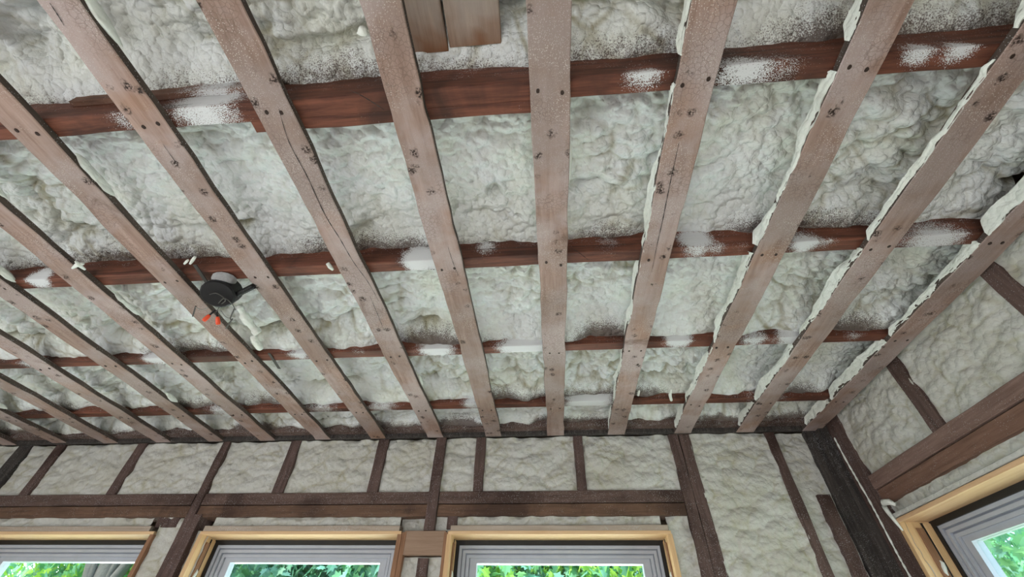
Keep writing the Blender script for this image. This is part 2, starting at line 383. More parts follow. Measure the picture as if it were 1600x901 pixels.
def foam_bay(y0, y1, depth, lip0, lip1, name='spray_foam', res=.0055, seed=3, dk=1., label=None, x0=XL, x1=XR+.02):
    nx, ny = int((x1-x0)/res), int((y1-y0)/res)
    X, Y = np.meshgrid(np.linspace(x0, x1, nx), np.linspace(y0, y1, ny), indexing='ij'); O = 0*X
    wx = X+fbm(X, Y, O+seed, 6, seed, 2)*.016; wy = Y+fbm(X, Y, O+seed, 6, seed+9, 2)*.016
    d1, c1 = domes(wx, wy*1.25, .105, seed); d2, c2 = domes(wx+.02*d1, wy*1.3, .042, seed+1); d3, c3 = domes(wx, wy*1.25, .021, seed+2)
    big = fbm(X, Y, O, 3.2, seed+4, 2)
    rough = np.clip(.62+.9*vnoise(X*3.3, Y*3.3, O, seed+6), .12, 1)
    t = (Y-y0)/(y1-y0)
    # deeper trough in the middle, climbing onto the joist faces
    e1 = np.clip((t-.70)/.30, 0, 1); e1 = e1*e1*(3-2*e1); e0 = np.clip((.22-t)/.22, 0, 1)**2
    jag = fbm(X, O, O, 11, seed+8, 3)*.010 + np.maximum(0, vnoise(X*7, O, O, seed+13))*.012
    base = depth*(1-e1)*(1-e0)+(lip1+jag)*e1+lip0*e0
    fade = 1-.88*e1
    gx = vnoise(X*4.2, O, O+seed, seed+41); gapc = .80+.06*vnoise(X*9, O, O, seed+42)
    gap = np.clip(gx*2.2-.55, 0, 1)*np.exp(-((t-gapc)/.028)**2)
    # folds and holes
    hole = np.clip(vnoise(wx*7.5, wy*9, O, seed+21)-.62, 0, 1)*.12
    z = ZJ+base+(big*.014-d1*.044*rough-d2*.029*(.35+rough)*.8-d3*.010)*fade+.010+hole*fade+gap*.045
    z = np.maximum(z, ZJ+.004)
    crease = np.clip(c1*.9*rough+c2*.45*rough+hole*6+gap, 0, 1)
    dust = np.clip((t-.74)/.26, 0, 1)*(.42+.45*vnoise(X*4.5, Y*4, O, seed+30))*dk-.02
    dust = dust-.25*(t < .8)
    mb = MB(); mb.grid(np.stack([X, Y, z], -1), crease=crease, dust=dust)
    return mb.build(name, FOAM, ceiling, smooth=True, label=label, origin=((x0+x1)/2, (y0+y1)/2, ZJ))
foam_bay(JO[0][0]-.004, JO[1][0]-JT+.002, .12, .12, .12, seed=90, res=.014)
foam_bay(JO[1][0]-.004, JO[2][0]-JT+.002, .150, .15, .085, seed=11, res=.0042)
foam_bay(JO[2][0]-.004, JO[3][0]-JT+.002, .085, .09, .052, seed=22, res=.0042)
foam_bay(JO[3][0]-.004, JO[4][0]-JT+.002, .075, .07, .014, seed=33, dk=1.25, res=.005)
foam_bay(JO[4][0]-.004, JO[5][0]-JT+.002, .070, .06, .012, seed=44, dk=1.5, res=.0055)
foam_bay(JO[5][0]-.004, 2.001, .050, .04, .008, seed=55, dk=1.5, res=.006)

# strapping
STX = [-3.01, -2.70, -2.40, -2.09, -1.79, -1.497, -1.190, -.888, -.582, -.279, .036, .340, .664, .966, 1.277]
SLAB = {-.582: 'orange-brown board split lengthwise by a long crack', -.279: 'board with an orange water stain', .036: 'crackle-painted board running straight ahead',
        .664: 'board with one chipped side edge', 1.277: 'board tight against the right wall'}
SW = .0425
def foam_blob_tube(mb, x, y0, y1, rx, rz, z, seed, ragged=.35):
    n = max(4, int((y1-y0)/.008)); Y = np.linspace(y0, y1, n); k = 9; th = np.linspace(0, 2*math.pi, k)
    T, YY = np.meshgrid(th, Y, indexing='xy')
    taper = np.clip(np.minimum(YY-y0, y1-YY)/.03, .02, 1)**.5
    r = (1+ragged*fbm(YY, np.cos(T)*.05, np.sin(T)*.05, 26, seed, 3))*taper
    xo = fbm(YY, 0*YY, 0*YY+seed, 6, seed+2, 2)*rx*.5
    P = np.stack([x+xo+np.cos(T)*rx*r, YY, z+np.sin(T)*rz*r], -1)
    mb.grid(P, crease=0*YY, dust=0*YY-.2)
rng = random.Random(5)
for i, xc in enumerate(STX):
    left_face_bare = xc < .2
    y_end = 2.058
    def side(tg, P): return np.ones(P.shape[:2])*(0 if tg in ('q0', 'c') else .0)
    def spray(tg, P, xc=xc):
        e = np.clip(1-(SW-abs(P[..., 0]-xc))/.012, 0, 1)
        s_ = -.30+e*(.16+.14*vnoise(P[..., 1]*5, P[..., 0]*0+xc*3, 0*P[..., 0], 77))
        if tg in ('p0', 'p1'): s_ = s_*0-.10+.20*vnoise(P[..., 1]*4, 0*P[..., 0]+xc, P[..., 2]*9, 78)
        return s_
    wob = .0026
    strip = MB()
    board_mesh(strip, 1, Y0, y_end, xc-SW, xc+SW, ZS, ZJ, step=.012, wob=wob, seed=200+i, spray=spray, side=side, wane=.010 if i % 3 else .016)
    # side faces get the darker bare edge wood
    o = strip.build('furring_strip', [STRAP, STRAPS], ceiling, label=SLAB.get(xc))
    me = o.data
    for p in me.polygons:
        if abs(p.normal.x) > .9: p.material_index = 1
    # nails at the joists
    for (yf, lip) in JO[1:]:
        for dx in (-.021, .020):
            nx, ny = xc+dx+rng.uniform(-.006, .006), yf-JT/2+rng.uniform(-.008, .008)
            mb = MB(); r = .0042
            ring = [(nx+math.cos(a)*r*(1+rng.uniform(-.15, .15)), ny+math.sin(a)*r*1.2, ZS-.0008) for a in np.arange(8)*math.pi/4]
            top = [(a, b, ZS+.004) for a, b, _ in ring]
            mb.add(ring+top, [tuple(range(8))]+[(k, (k+1) % 8, 8+(k+1) % 8, 8+k) for k in range(8)])
            mb.build('nail', NAILM, o)
    # foam beads along the edges
    mb = MB(); cnt = 0
    if xc > .2:
        w_ = {.340: .004, .664: .006, .966: .007, 1.277: .006}[xc]
        for a, b in ((-.4, JO[2][0]-.075), (JO[2][0]-.02, JO[3][0]-.05), (JO[3][0]-.02, JO[4][0]-.05), (JO[4][0]-.02, JO[5][0]-.04), (JO[5][0]-.02, 2.0)):
            # a fin of foam standing on the strap edge, ragged along its foot
            n = int((b-a)/.006); YY, T = np.meshgrid(np.linspace(a, b, n), np.linspace(0, 1, 9), indexing='ij'); O = 0*T
            rag = fbm(YY, O, O+i, 55, 70+i, 3); tall = .033+.016*vnoise(YY*6, O, O+i, 71)
            e_ = np.clip(np.minimum(YY-a, b-YY)/.02, 0, 1)
            z = ZS+.001+np.clip(rag, -.2, 1)*.005*(1-T)+T*tall*(.3+.7*e_)
            xx = xc-SW+.003-w_*(.35+.65*np.sin(np.clip(T, 0, 1)*2.4))*(.9+.35*rag)-T**3*.010*vnoise(YY*14, O, O, 72+i)+fbm(YY, T*.4, O, 40, 73+i, 2)*.0018
            mb.grid(np.stack([xx, YY, z], -1), crease=O, dust=O-.2)
            mb.grid(np.stack([np.stack([xx[:, 0], xx[:, 0]*0+xc-SW+.008], 1), YY[:, :2], np.stack([z[:, 0], z[:, 0]+.004], 1)], -1), crease=O[:, :2], dust=O[:, :2]-.2)
        cnt = 1
    else:
        for q in range(rng.randint(1, 3)):
            a = rng.uniform(.05, 1.6); L = rng.uniform(.06, .22)
            if any(abs(a+L/2-yf) < L/2+.03 for yf, _ in JO): continue
            foam_blob_tube(mb, xc+SW+.004, a, a+L, rng.uniform(.003, .0055), .011, ZS+.020, 400+i*7+q); cnt += 1
    if cnt: mb.build('foam_bead', FOAMB, o, smooth=True, label='pale foam bead squeezed along the board edge')

def crack(parent, pts, w_, m=None, nrm=(0, 0, -1)):
    n_ = Vector(nrm); pts = curve_pts(pts, 6); A = []
    for i, p in enumerate(pts):
        d = (pts[min(i+1, len(pts)-1)]-pts[max(i-1, 0)]).normalized(); c_ = d.cross(n_)*w_/2*(.35+.65*math.sin(math.pi*(i+.3)/(len(pts)-.4)))*(1+.5*math.sin(i*2.3))
        A.append([tuple(p+n_*.0010-c_), tuple(p+n_*.0010+c_)])
    return MB().grid(np.array(A)).build('crack', GAPM, parent, label='dark split in the board')
def curve_pts(ps, n=8):
    out = []
    for i in range(len(ps)-1):
        p0, p1, p2, p3 = (Vector(ps[max(i-1, 0)]), Vector(ps[i]), Vector(ps[i+1]), Vector(ps[min(i+2, len(ps)-1)]))
        for k_ in range(n):
            t = k_/n; out.append(.5*((2*p1)+(-p0+p2)*t+(2*p0-5*p1+4*p2-p3)*t*t+(-p0+3*p1-3*p2+p3)*t**3))
    return out+[Vector(ps[-1])]
for k_, w_, uv in ((-.582, .0022, [(436, 170), (452, 222), (480, 275), (508, 335), (531, 372), (552, 408), (575, 440), (592, 470)]),
                   (-.582, .0016, [(578, 462), (590, 490), (600, 515)]),
                   (.340, .0018, [(1061, 222), (1052, 262), (1043, 305), (1035, 345), (1026, 385), (1018, 425)]),
                   (-.279, .0012, [(700, 385), (708, 410), (716, 430)]), (-.888, .0012, [(255, 225), (281, 262)]), (-.888, .0020, [(78, 4), (90, 22), (101, 40)])):
    st_ = [o for o in bpy.data.objects if o.name.startswith('furring_strip') and abs(wpos(o).x-k_) < .05][0]
    crack(st_, [at_z(u, v, ZS-.0006) for u, v in uv], w_)
for j_, w_, uv in ((2, .0022, [(546, 141), (565, 150), (585, 162), (600, 172)]), (3, .0018, [(890, 386), (930, 384), (975, 382), (1004, 381)]),
                   (3, .0016, [(893, 388), (906, 396), (919, 406)]), (3, .0020, [(728, 391), (770, 389), (840, 386)]), (2, .0022, [(258, 166), (280, 165), (300, 163)])):
    crack(joists[j_], [at_y(u, v, JO[j_][0]-JT-.002) for u, v in uv], w_, nrm=(0, -1, 0))

# two short old planks above the straps, overhead
pl = []
for a, b, e in ((-.272, -.190, .305), (-.186, -.068, .298)):
    pl.append(board('plank', 1, -.35, e, a, b, 1.055, 1.078, PLANK, ceiling, 'short weathered plank overhead, stained orange at its end', wob=.002, spray=lambda tg, P: -.2+0*P[..., 0], side=lambda tg, P, e=e: np.clip((P[..., 1]-e+.05+.03*vnoise(P[..., 0]*60, P[..., 1]*20, 0*P[..., 0], 5))/.05, 0, 1)))

# ================================================================== WALLS
def back(a, d, z): return (a, YW+d, z)
def right(a, d, z): return (XR+d, a, z)
class Wall:
    def __init__(s, fn, name, axis): s.fn = fn; s.ax = axis; s.name = name
def wall_box(mb, wl, a0, a1, d0, d1, z0, z1, **k):
    p, q = wl.fn(a0, d0, z0), wl.fn(a1, d1, z1)
    return mb.box(p[0], q[0], p[1], q[1], p[2], q[2], **k)
def wall_board(name, wl, along, a0, a1, d0, d1, z0, z1, m, parent, label=None, sp=-.15, **k):
    """along 'a' (horizontal) or 'z' (vertical)"""
    p, q = wl.fn(a0, d0, z0), wl.fn(a1, d1, z1); ax = 2 if along == 'z' else wl.ax
    lo = [min(p[i], q[i]) for i in range(3)]; hi = [max(p[i], q[i]) for i in range(3)]
    o = [i for i in range(3) if i != ax]
    def spray(tg, P): return sp+.22*vnoise(P[..., 0]*6, P[..., 1]*6, P[..., 2]*6, 91)
    return board(name, ax, lo[ax], hi[ax], lo[o[0]], hi[o[0]], lo[o[1]], hi[o[1]], m, parent, label, spray=spray, **k)
def wall_foam(wl, parent, a0, a1, z0, z1, d=.014, res=.006, seed=1, amp=1., m=None, label=None, skew=None):
    na, nz = max(3, int((a1-a0)/res)), max(3, int((z1-z0)/res))
    a0, a1, z0 = a0-.007, a1+.007, z0-.004
    A, Z = np.meshgrid(np.linspace(a0, a1, na), np.linspace(z0, z1, nz), indexing='ij'); O = 0*A
    wa = A+fbm(A, Z, O+seed, 7, seed, 2)*.02; wz = Z+fbm(A, Z, O+seed, 7, seed+3, 2)*.02
    d1, c1 = domes(wa*.7, wz*1.3, .060, seed); d2, c2 = domes(wa, wz*1.2, .024, seed+1); d3, c3 = domes(wa, wz*1.1, .011, seed+2)
    ed = np.minimum(np.minimum(A-a0, a1-A), np.minimum(Z-z0, z1-Z)); ee = np.clip(ed/.018, 0, 1)
    big = fbm(A*.5, Z*1.5, O, 5, seed+5, 2)
    D = d+(-d1*.013*amp-d2*.0065*amp-d3*.003+big*.006*amp)*ee+(1-ee)*(-.002+.009*fbm(A, Z, O, 22, seed+9, 2))
    P = np.stack(wl.fn(A, D, Z), -1) if wl.ax == 0 else np.stack([XR+D, A, Z], -1)
    mb = MB(); mb.grid(P, crease=np.clip(c1*.7+c2*.25, 0, 1), dust=O-.08)
    c = wl.fn((a0+a1)/2, d, z0)
    return mb.build('spray_foam', m or FOAMW, parent, smooth=True, label=label, origin=c)
WB, WR = Wall(back, 'wall_back', 0), Wall(right, 'wall_right', 1)
WIN = {'B': [(-2.80, -1.885), (-1.622, -.694), (-.448, .492)], 'R': [(.96, 1.893)]}
ZT, ZB = .478, -.42                        # top and bottom of the openings
def sheathing(name, wl, x0, x1, wins):
    mb = MB(); cur = x0
    for a, b in wins:
        wall_box(mb, wl, cur, a-.02, .125, .15, -CZ, ZJ+.28); wall_box(mb, wl, a-.02, b+.02, .125, .15, ZT+.02, ZJ+.28)
        wall_box(mb, wl, a-.02, b+.02, .125, .15, -CZ, ZB-.02); cur = b+.02
    wall_box(mb, wl, cur, x1, .125, .15, -CZ, ZJ+.28)
    return mb.build(name, SHEATH, kind='structure')
wall_back = sheathing('wall_back', WB, XL, XR+.15, WIN['B'])
wall_right = sheathing('wall_right', WR, -2.7, YW+.15, WIN['R'])

# --- back wall framing
Z1, Z2, Z3 = .659, .606, .554              # header top, joint, header bottom
def stud(a0, a1, z0, z1, m=STUDM, label=None, d=0., **k):
    k.setdefault('sp', -.06)
    return wall_board('stud', WB, 'z', a0, a1, d, .09, z0, z1, m, wall_back, label, wob=.0022, **k)
TOPZ = .921
upper = [(-3.22, -3.16), (-2.965, -2.885), (-2.735, -2.683), (-2.250, -2.198), (-1.368, -1.312), (-.888, -.834), (-.370, -.322), (.124, .172)]
for k_, (a, b) in enumerate(upper): stud(a, b, Z1, TOPZ, m=STUDD if k_ == 1 else STUDM, label='wide charred stud' if k_ == 1 else None)
stud(-1.752, -1.708, Z1-.12, TOPZ, d=-.006); stud(-1.752, -1.672, -CZ, Z3+.01, d=-.004, label='long dark stud beside the second window')
stud(-.577, -.528, .494, TOPZ, d=-.008, label='short stud over the board between two windows')
stud(.598, .645, -CZ, TOPZ, label='left member of the double stud'); stud(.647, .700, -CZ, TOPZ, d=.003, label='right member of the double stud')
stud(1.062, 1.106, -CZ, TOPZ); stud(1.178, 1.234, -CZ, .634, d=.004, label='splintered stud ending at half height', wane=.012, sp=.04)
stud(1.244, 1.300, -CZ, TOPZ, m=STUDD, d=-.004, label='charred corner post', sp=.04)
wall_board('corner_board', WB, 'z', 1.296, 1.338, -.042, .05, -CZ, TOPZ+.02, STUDD, wall_back, 'dark grey board in the room corner', sp=.02)
for k_, (a, b, mu, ml) in enumerate(((XL, -1.758, HEADX, HEADXL), (-1.706, -.580, HEADX, HEADXL), (-.526, .596, HEADX, HEADXL))):
    wall_board('header_board', WB, 'a', a, b, .0, .085, Z2+.001, Z1, mu, wall_back, sp=-.02)
    wall_board('header_board', WB, 'a', a, b, .004, .085, Z3, Z2-.002, ml, wall_back, sp=-.15)
# foam cells, upper row
ed = [XL]+[v for ab in sorted(upper+[(-1.752, -1.708), (-.577, -.528), (.598, .7)]) for v in ab]
for k_ in range(0, len(ed)-1, 2):
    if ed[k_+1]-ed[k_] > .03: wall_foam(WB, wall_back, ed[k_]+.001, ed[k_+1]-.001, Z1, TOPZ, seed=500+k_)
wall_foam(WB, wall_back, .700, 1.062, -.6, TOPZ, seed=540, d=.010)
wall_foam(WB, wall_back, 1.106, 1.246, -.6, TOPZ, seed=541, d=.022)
# foam strips between header and window frames, board under it
for (a, b) in ((-2.83, -1.93), (-1.60, -.705), (-.43, .47)):
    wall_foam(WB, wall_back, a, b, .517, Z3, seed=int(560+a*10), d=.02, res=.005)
for (a, b) in ((-2.83, -1.90), (-1.63, -.69), (-.455, .50)):
    wall_board('rough_sill_board', WB, 'a', a, b, -.002, .06, .487, .515, ROUGHX, wall_back, sp=.1)
# fillers beside the openings
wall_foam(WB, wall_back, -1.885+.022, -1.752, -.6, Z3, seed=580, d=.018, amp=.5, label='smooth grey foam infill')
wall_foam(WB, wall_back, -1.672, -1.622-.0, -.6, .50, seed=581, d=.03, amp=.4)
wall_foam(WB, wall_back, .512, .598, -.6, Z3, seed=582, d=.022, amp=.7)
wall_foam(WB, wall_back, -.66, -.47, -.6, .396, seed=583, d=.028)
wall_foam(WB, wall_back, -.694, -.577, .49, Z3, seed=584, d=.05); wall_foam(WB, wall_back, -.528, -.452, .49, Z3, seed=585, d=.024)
stud(-.590, -.542, -CZ, .39, d=.010)
wall_board('mullion_board', WB, 'a', -.664, -.476, .003, .03, .400, .495, PLY, wall_back, 'plain brown board between two windows')
wall_board('mullion_board', WB, 'z', -.682, -.655, .0, .09, -CZ, .488, BROWNZ, wall_back)
wall_board('mullion_board', WB, 'z', -.484, -.466, .002, .09, -CZ, .488, BROWNZ, wall_back)
wall_board('block', WB, 'z', -.476, -.43, .006, .06, .502, .556, STUDM, wall_back)
wall_board('block', WB, 'z', -1.90, -1.79, .012, .06, .512, .553, STUDM, wall_back)

# --- right wall framing
def rstud(a0, a1, z0, z1, m=STUDM, label=None, d=0., **k):
    return wall_board('stud', WR, 'z', a0, a1, d, .09, z0, z1, m, wall_right, label, wob=.0025, **k)
rupper = [(-1.0, -.95), (-.55, -.50), (-.05, .0), (.45, .50), (.953, 1.008), (1.450, 1.512)]
for a, b in rupper: rstud(a, b, Z1, TOPZ+.02)
rstud(1.925, 2.030, -CZ, TOPZ+.02, label='brown corner stud with foam streaks', sp=-.05)
wall_board('header_board', WR, 'a', -1.0, 1.924, -.006, .085, Z2+.001, Z1, HEADY, wall_right, sp=-.12)
wall_board('header_board', WR, 'a', -1.0, 1.930, .001, .085, Z3-.004, Z2-.002, HEADYL, wall_right, sp=-.16)
re_ = [-1.0]+[v for ab in rupper[1:] for v in ab]+[1.925]
for k_ in range(0, len(re_)-1, 2): wall_foam(WR, wall_right, re_[k_]+.001, re_[k_+1]-.001, Z1, TOPZ+.025, seed=600+k_, d=.010)
wall_foam(WR, wall_right, .90, 1.925, .510, Z3, seed=620, d=.022, amp=1.2)
wall_foam(WR, wall_right, 1.897, 1.935, -.6, .512, seed=621, d=.012, amp=.4)
wall_board('rough_sill_board', WR, 'a', .93, 1.915, .0, .05, .496, .512, FOAMW, wall_right)
mb = MB()
for x_, y_, r_, s_ in ((XR-.004, 2.003, .004, 700), ):
    n = 120; pts = []; 
    for k_ in range(n):
        z = TOPZ-.06-k_*.008; pts.append((x_-.001, y_+.010*math.sin(k_*.13)*.3-.0002*k_, z))
    mb.tube(pts, [.0035*(.6+.7*abs(math.sin(k_*.7+1.3*math.sin(k_*.31)))) for k_ in range(n)], 6)
mb.build('foam_bead', FOAMB, wall_right, smooth=True, label='thin pale line of foam down the corner seam')
mb = MB(); mb.tube([(XR-.006, 1.925, .545), (XR-.012, 1.905, .552), (XR-.012, 1.875, .545), (XR-.006, 1.86, .53)], [.006, .012, .011, .006], 8)
mb.tube([(XR-.006, 1.925, .545), (XR-.008, 1.918, .52), (XR-.008, 1.905, .48), (XR-.006, 1.898, .45)], [.009, .008, .006, .003], 8)
mb.build('foam_bead', FOAMB, wall_right, smooth=True, label='curled white lump of foam by the window corner')

# ================================================================== WINDOWS
def ring(mb, wl, a0, a1, z0, z1, w_, d0, d1):
    wall_box(mb, wl, a0, a1, d0, d1, z1-w_, z1); wall_box(mb, wl, a0, a1, d0, d1, z0, z0+w_)
    wall_box(mb, wl, a0, a0+w_, d0, d1, z0+w_, z1-w_); wall_box(mb, wl, a1-w_, a1, d0, d1, z0+w_, z1-w_); return mb
def window(n, wl, a0, a1, px, label, far=None):
    c = wl.fn((a0+a1)/2, .1, ZB); o = empty('window_%d' % n, c, kind='structure'); o['label'] = label
    t = .020; P = .004
    wall_board('jamb_board', wl, 'a', a0-t+.004, a1+t-.004, -P, .112, ZT, ZT+.014, px, o, 'pale pine head jamb', sp=-.4, wob=.0004, cham=.001)
    wall_board('jamb_board', wl, 'z', a0-t, a0, -P, .112, ZB, ZT+.001, PINEZ, o, sp=-.4, wob=.0004, cham=.001)
    wall_board('jamb_board', wl, 'z', a1, a1+t, -P, .112, ZB, ZT+.001, far or PINEZ, o, 'old brown side jamb' if far else None, sp=-.4, wob=.0004, cham=.001)
    wall_board('sill_board', wl, 'a', a0-t, a1+t, -.012, .112, ZB-.02, ZB, px, o, sp=-.4)
    # brown track strips with a dark groove on the side jambs
    for s_, e in ((1, a0), (-1, a1)):
        wall_board('track_strip', wl, 'z', e, e+s_*.006, .040, .066, ZB, ZT-.022, BROWNZ, o, 'stained brown track strip', sp=-.1, wob=.0006)
        wall_board('track_strip', wl, 'z', e, e+s_*.004, .074, .108, ZB, ZT-.006, PINEZ, o, sp=-.3, wob=.0006)
        wall_board('groove', wl, 'z', e, e+s_*.0015, .066, .074, ZB, ZT-.004, GAPM, o, sp=-.6)
        for zz in (.33, .20, .0):
            wall_foam_dab(wl, o, e+s_*.006, .055, zz)
    ring(MB(), wl, a0, a1, ZB, ZT, .020, .100, .118).build('dark_gap_ring', GAPM, o, label='black gap around the vinyl frame')  # solid black ring puts the dark of the open gap into colour
    g = .016
    f = ring(MB(), wl, a0+g, a1-g, ZB+g, ZT-g, .016, .106, .15).build('window_frame', VINYL, o)
    for k_, (off, w_, dd, m_) in enumerate(((.016, .006, .116, VINYLD), (.022, .012, .110, VINYL), (.034, .005, .122, VINYLD), (.039, .012, .118, VINYL), (.051, .004, .128, VINYLD))):
        ring(MB(), wl, a0+g+off, a1-g-off, ZB+g+off, ZT-g-off, w_, dd, .16).build('frame_ridge', m_, f)
    i = g+.055
    sa = ring(MB(), wl, a0+i, a1-i, ZB+i, ZT-i+.015, .030, .126, .165).build('sash', VINYL, o)
    i2 = i+.030
    gl = MB(); wall_box(gl, wl, a0+i2, a1-i2, .142, .146, ZB+i2, ZT-i2+.015); gl.build('glass_pane', GLASS, o)
    return o
def wall_foam_dab(wl, parent, a, d, z):
    mb = MB(); V = []; rs = random.Random(int(z*100+abs(a)*1000))
    P = lambda da, dd, dz: wl.fn(a+da, d+dd, z+dz)
    mb.tube([P(0, .0, .022), P(0, .004, .014), P(0, .0, 0), P(0, -.003, -.014), P(0, 0, -.024)], [.002, .006, .008, .006, .002], 7)
    mb.build('plaster_dab', FOAMB, parent, smooth=True)
window(1, WB, *WIN['B'][0], PINEX, 'left window with pine jambs, cut by the left edge of the photo', BROWNZ)
window(2, WB, *WIN['B'][1], PINEX, 'middle window with wide pine left jamb', BROWNZ)
window(3, WB, *WIN['B'][2], PINEX, 'window straight ahead beside the double stud')
window(4, WR, *WIN['R'][0], PINEY, 'window in the right wall, bottom right corner')

# ================================================================== rest of the room (behind and below the view)
floor = MB().box(XL, XR+.15, -2.6, YW+.15, -CZ-.03, -CZ).build('floor', FLOORM, kind='structure')
wall_rear = MB().box(XL-.05, XR+.15, -2.7, -2.62, -CZ, ZJ+.262).build('wall_rear', FOAMW, kind='structure')
wall_left = MB().box(XL-.05, XL, -2.6, YW+.15, -CZ, ZJ+.28).build('wall_left', FOAMW, kind='structure')

# ================================================================== LIGHT BOX AND CABLES
bc = Vector((-1.035, .905, .905))
jb = empty('junction_box', bc, label='black round fixture box hanging between straps with cables and orange wire nuts', cat='electrical box')
mb = MB(); n = 20; R_ = .052; V = []; F = []
prof = [(.90, -.030), (1.0, -.026), (1.0, .028), (.95, .032), (.80, .032), (.80, -.022), (0.0, -.018)]
ax_ = Vector((.25, -.55, -1)).normalized(); e1 = ax_.cross(Vector((0, 0, 1))).normalized(); e2 = ax_.cross(e1)
for r_, h_ in prof:
    for k_ in range(n):
        a = 2*math.pi*k_/n; V.append(bc+(e1*math.cos(a)+e2*math.sin(a)*.86)*R_*r_+ax_*(-h_))
for j in range(len(prof)-1):
    F += [(j*n+k_, j*n+(k_+1) % n, (j+1)*n+(k_+1) % n, (j+1)*n+k_) for k_ in range(n)]
F.append(tuple(range(n)))
mb.add([tuple(v) for v in V], F); mb.build('box_body', BLACKP, jb, smooth=False)
# rounded cover dusted with foam, behind-right
mb = MB(); V = []; F = []; cc = bc+Vector((.012, -.030, .030))
for j in range(7):
    ph = math.pi/2*j/6
    for k_ in range(14):
        a = 2*math.pi*k_/14; V.append(cc+Vector((math.cos(a)*math.cos(ph)*.040, math.sin(a)*math.cos(ph)*.030, -math.sin(ph)*.026)))
for j in range(6): F += [(j*14+k_, j*14+(k_+1) % 14, (j+1)*14+(k_+1) % 14, (j+1)*14+k_) for k_ in range(14)]
mb.add([tuple(v) for v in V], F); mb.build('cover', GREYP, jb, smooth=True, label='grey foam-dusted cover')
# wire ring crossing the box mouth
def curve_pts(ps, n=8):
    out = []
    for i in range(len(ps)-1):
        p0, p1, p2, p3 = (Vector(ps[max(i-1, 0)]), Vector(ps[i]), Vector(ps[i+1]), Vector(ps[min(i+2, len(ps)-1)]))
        for k_ in range(n):
            t = k_/n; out.append(.5*((2*p1)+(-p0+p2)*t+(2*p0-5*p1+4*p2-p3)*t*t+(-p0+3*p1-3*p2+p3)*t**3))
    return out+[Vector(ps[-1])]
def P(u, v, z): return at_z(u, v, z)
def wire(ps, r, m, name='wire', seg=6):
    mb = MB(); mb.tube(curve_pts(ps), r, seg); return mb.build(name, m, jb, smooth=True)
wire([P(322, 462, .880), P(338, 458, .872), P(352, 468, .866), P(345, 476, .866), P(338, 487, .872)], .0016, STEEL)
wire([P(338, 478, .866), P(350, 466, .864), P(362, 474, .868), P(368, 484, .875)], .0016, STEEL)
wire([P(345, 485, .870), P(352, 494, .862), P(360, 496, .864), P(366, 484, .875)], .0016, WIRE)
wire([P(366, 482, .872), P(360, 497, .862), P(363, 500, .862)], .0018, STEEL)
wire([P(363, 498, .862), P(353, 513, .868)], .0022, STEEL, 'staple')
wire([P(306, 478, .892), P(301, 494, .880)], .0024, STEEL, 'staple')
wire([P(306, 480, .888), P(316, 484, .878), P(325, 480, .880)], .0014, WIRE)
for (u0, v0), (u1, v1) in (((336, 484), (318, 501)), ((339, 484), (341, 507))):
    a, b = P(u0, v0, .885), P(u1, v1, .850); m_ = a.lerp(b, .45)
    wire([a, a.lerp(m_, .5)+Vector((0, 0, -.002)), m_], .0032, BLACKP)
    mb = MB(); mb.tube([m_, m_.lerp(b, .2), m_.lerp(b, .75), b], [.0040, .0062, .0072, .0058], 10)
    mb.build('wire_nut', ORANGE, jb, smooth=True, label='orange wire nut')
# ridged conduit stub to the right
a, b = P(366, 462, .900), P(396, 447, .905); pts = [a.lerp(b, k_/40) for k_ in range(41)]
mb = MB(); mb.tube(pts, [.0072+.0022*(k_ % 4 < 2) for k_ in range(41)], 10); mb.build('conduit', BLACKP, jb, smooth=True, label='ribbed black conduit stub')
# flat steel hanger bar up to the joist
def bar(p, q, w_, th, m, name, parent):
    p, q = Vector(p), Vector(q); d = (q-p).normalized(); s_ = d.cross(Vector((0, 0, 1))).normalized()*w_/2; up = Vector((0, 0, th))
    mb = MB(); v = [p-s_, p+s_, q+s_, q-s_]; v += [x+up for x in v]
    mb.add([tuple(x) for x in v], [(0, 1, 2, 3), (7, 6, 5, 4), (0, 4, 5, 1), (1, 5, 6, 2), (2, 6, 7, 3), (3, 7, 4, 0)])
    return mb.build(name, m, parent)
bar(P(304, 414, .935), P(334, 458, .918), .012, .003, STEEL, 'hanger_bar', jb)
# second steel bar and cable ends farther along the bay
hb = bar(P(420, 552, .934), P(436, 576, .936), .010, .003, STEEL, 'hanger_bar', None)
tag(hb, 'short rusty steel bar crossing the joist beyond the fixture box', 'metal bar')
mb = MB(); mb.tube(curve_pts([P(374, 478, .955), P(384, 497, .945), P(396, 512, .935), P(404, 521, .925)]), [.010]*6+[.016]*6+[.012]*6+[.016]*5+[.012]*2, 8)
o = mb.build('foamed_cable', FOAMB, None, smooth=True); tag(o, 'white foam-coated cable hanging beyond the black fixture box', 'cable')
mb = MB(); mb.tube(curve_pts([P(399, 520, .925), P(397, 528, .915), P(401, 536, .910), P(408, 545, .910)], 6), [.004]*5+[.013]*12+[.011, .006], 8)
o = mb.build('foam_drip', FOAMB, None, smooth=True); tag(o, 'white elongated foam drip below the foam-coated cable', 'foam drip')
def drip(pts, rs, label):
    mb = MB(); mb.tube(curve_pts(pts, 4), np.interp(np.linspace(0, 1, (len(pts)-1)*4+1), np.linspace(0, 1, len(rs)), rs).tolist(), 7)
    o = mb.build('foam_drip', FOAMB, None, smooth=True); tag(o, label, 'foam drip', 'white drips and scraps of foam on the framing')
drip([P(113, 419, .912), P(122, 413, .915), P(131, 412, .917)], [.003, .007, .003], 'small white foam scrap stuck on a strap edge at the left')
drip([P(118, 408, .912), P(124, 414, .912), P(133, 421, .914)], [.003, .006, .003], 'white foam sliver crossing the scrap on a strap edge at the left')
drip([P(288, 412, .935), P(294, 406, .935)], [.003, .004, .003], 'short dusty foam twig left of the hanger bar')
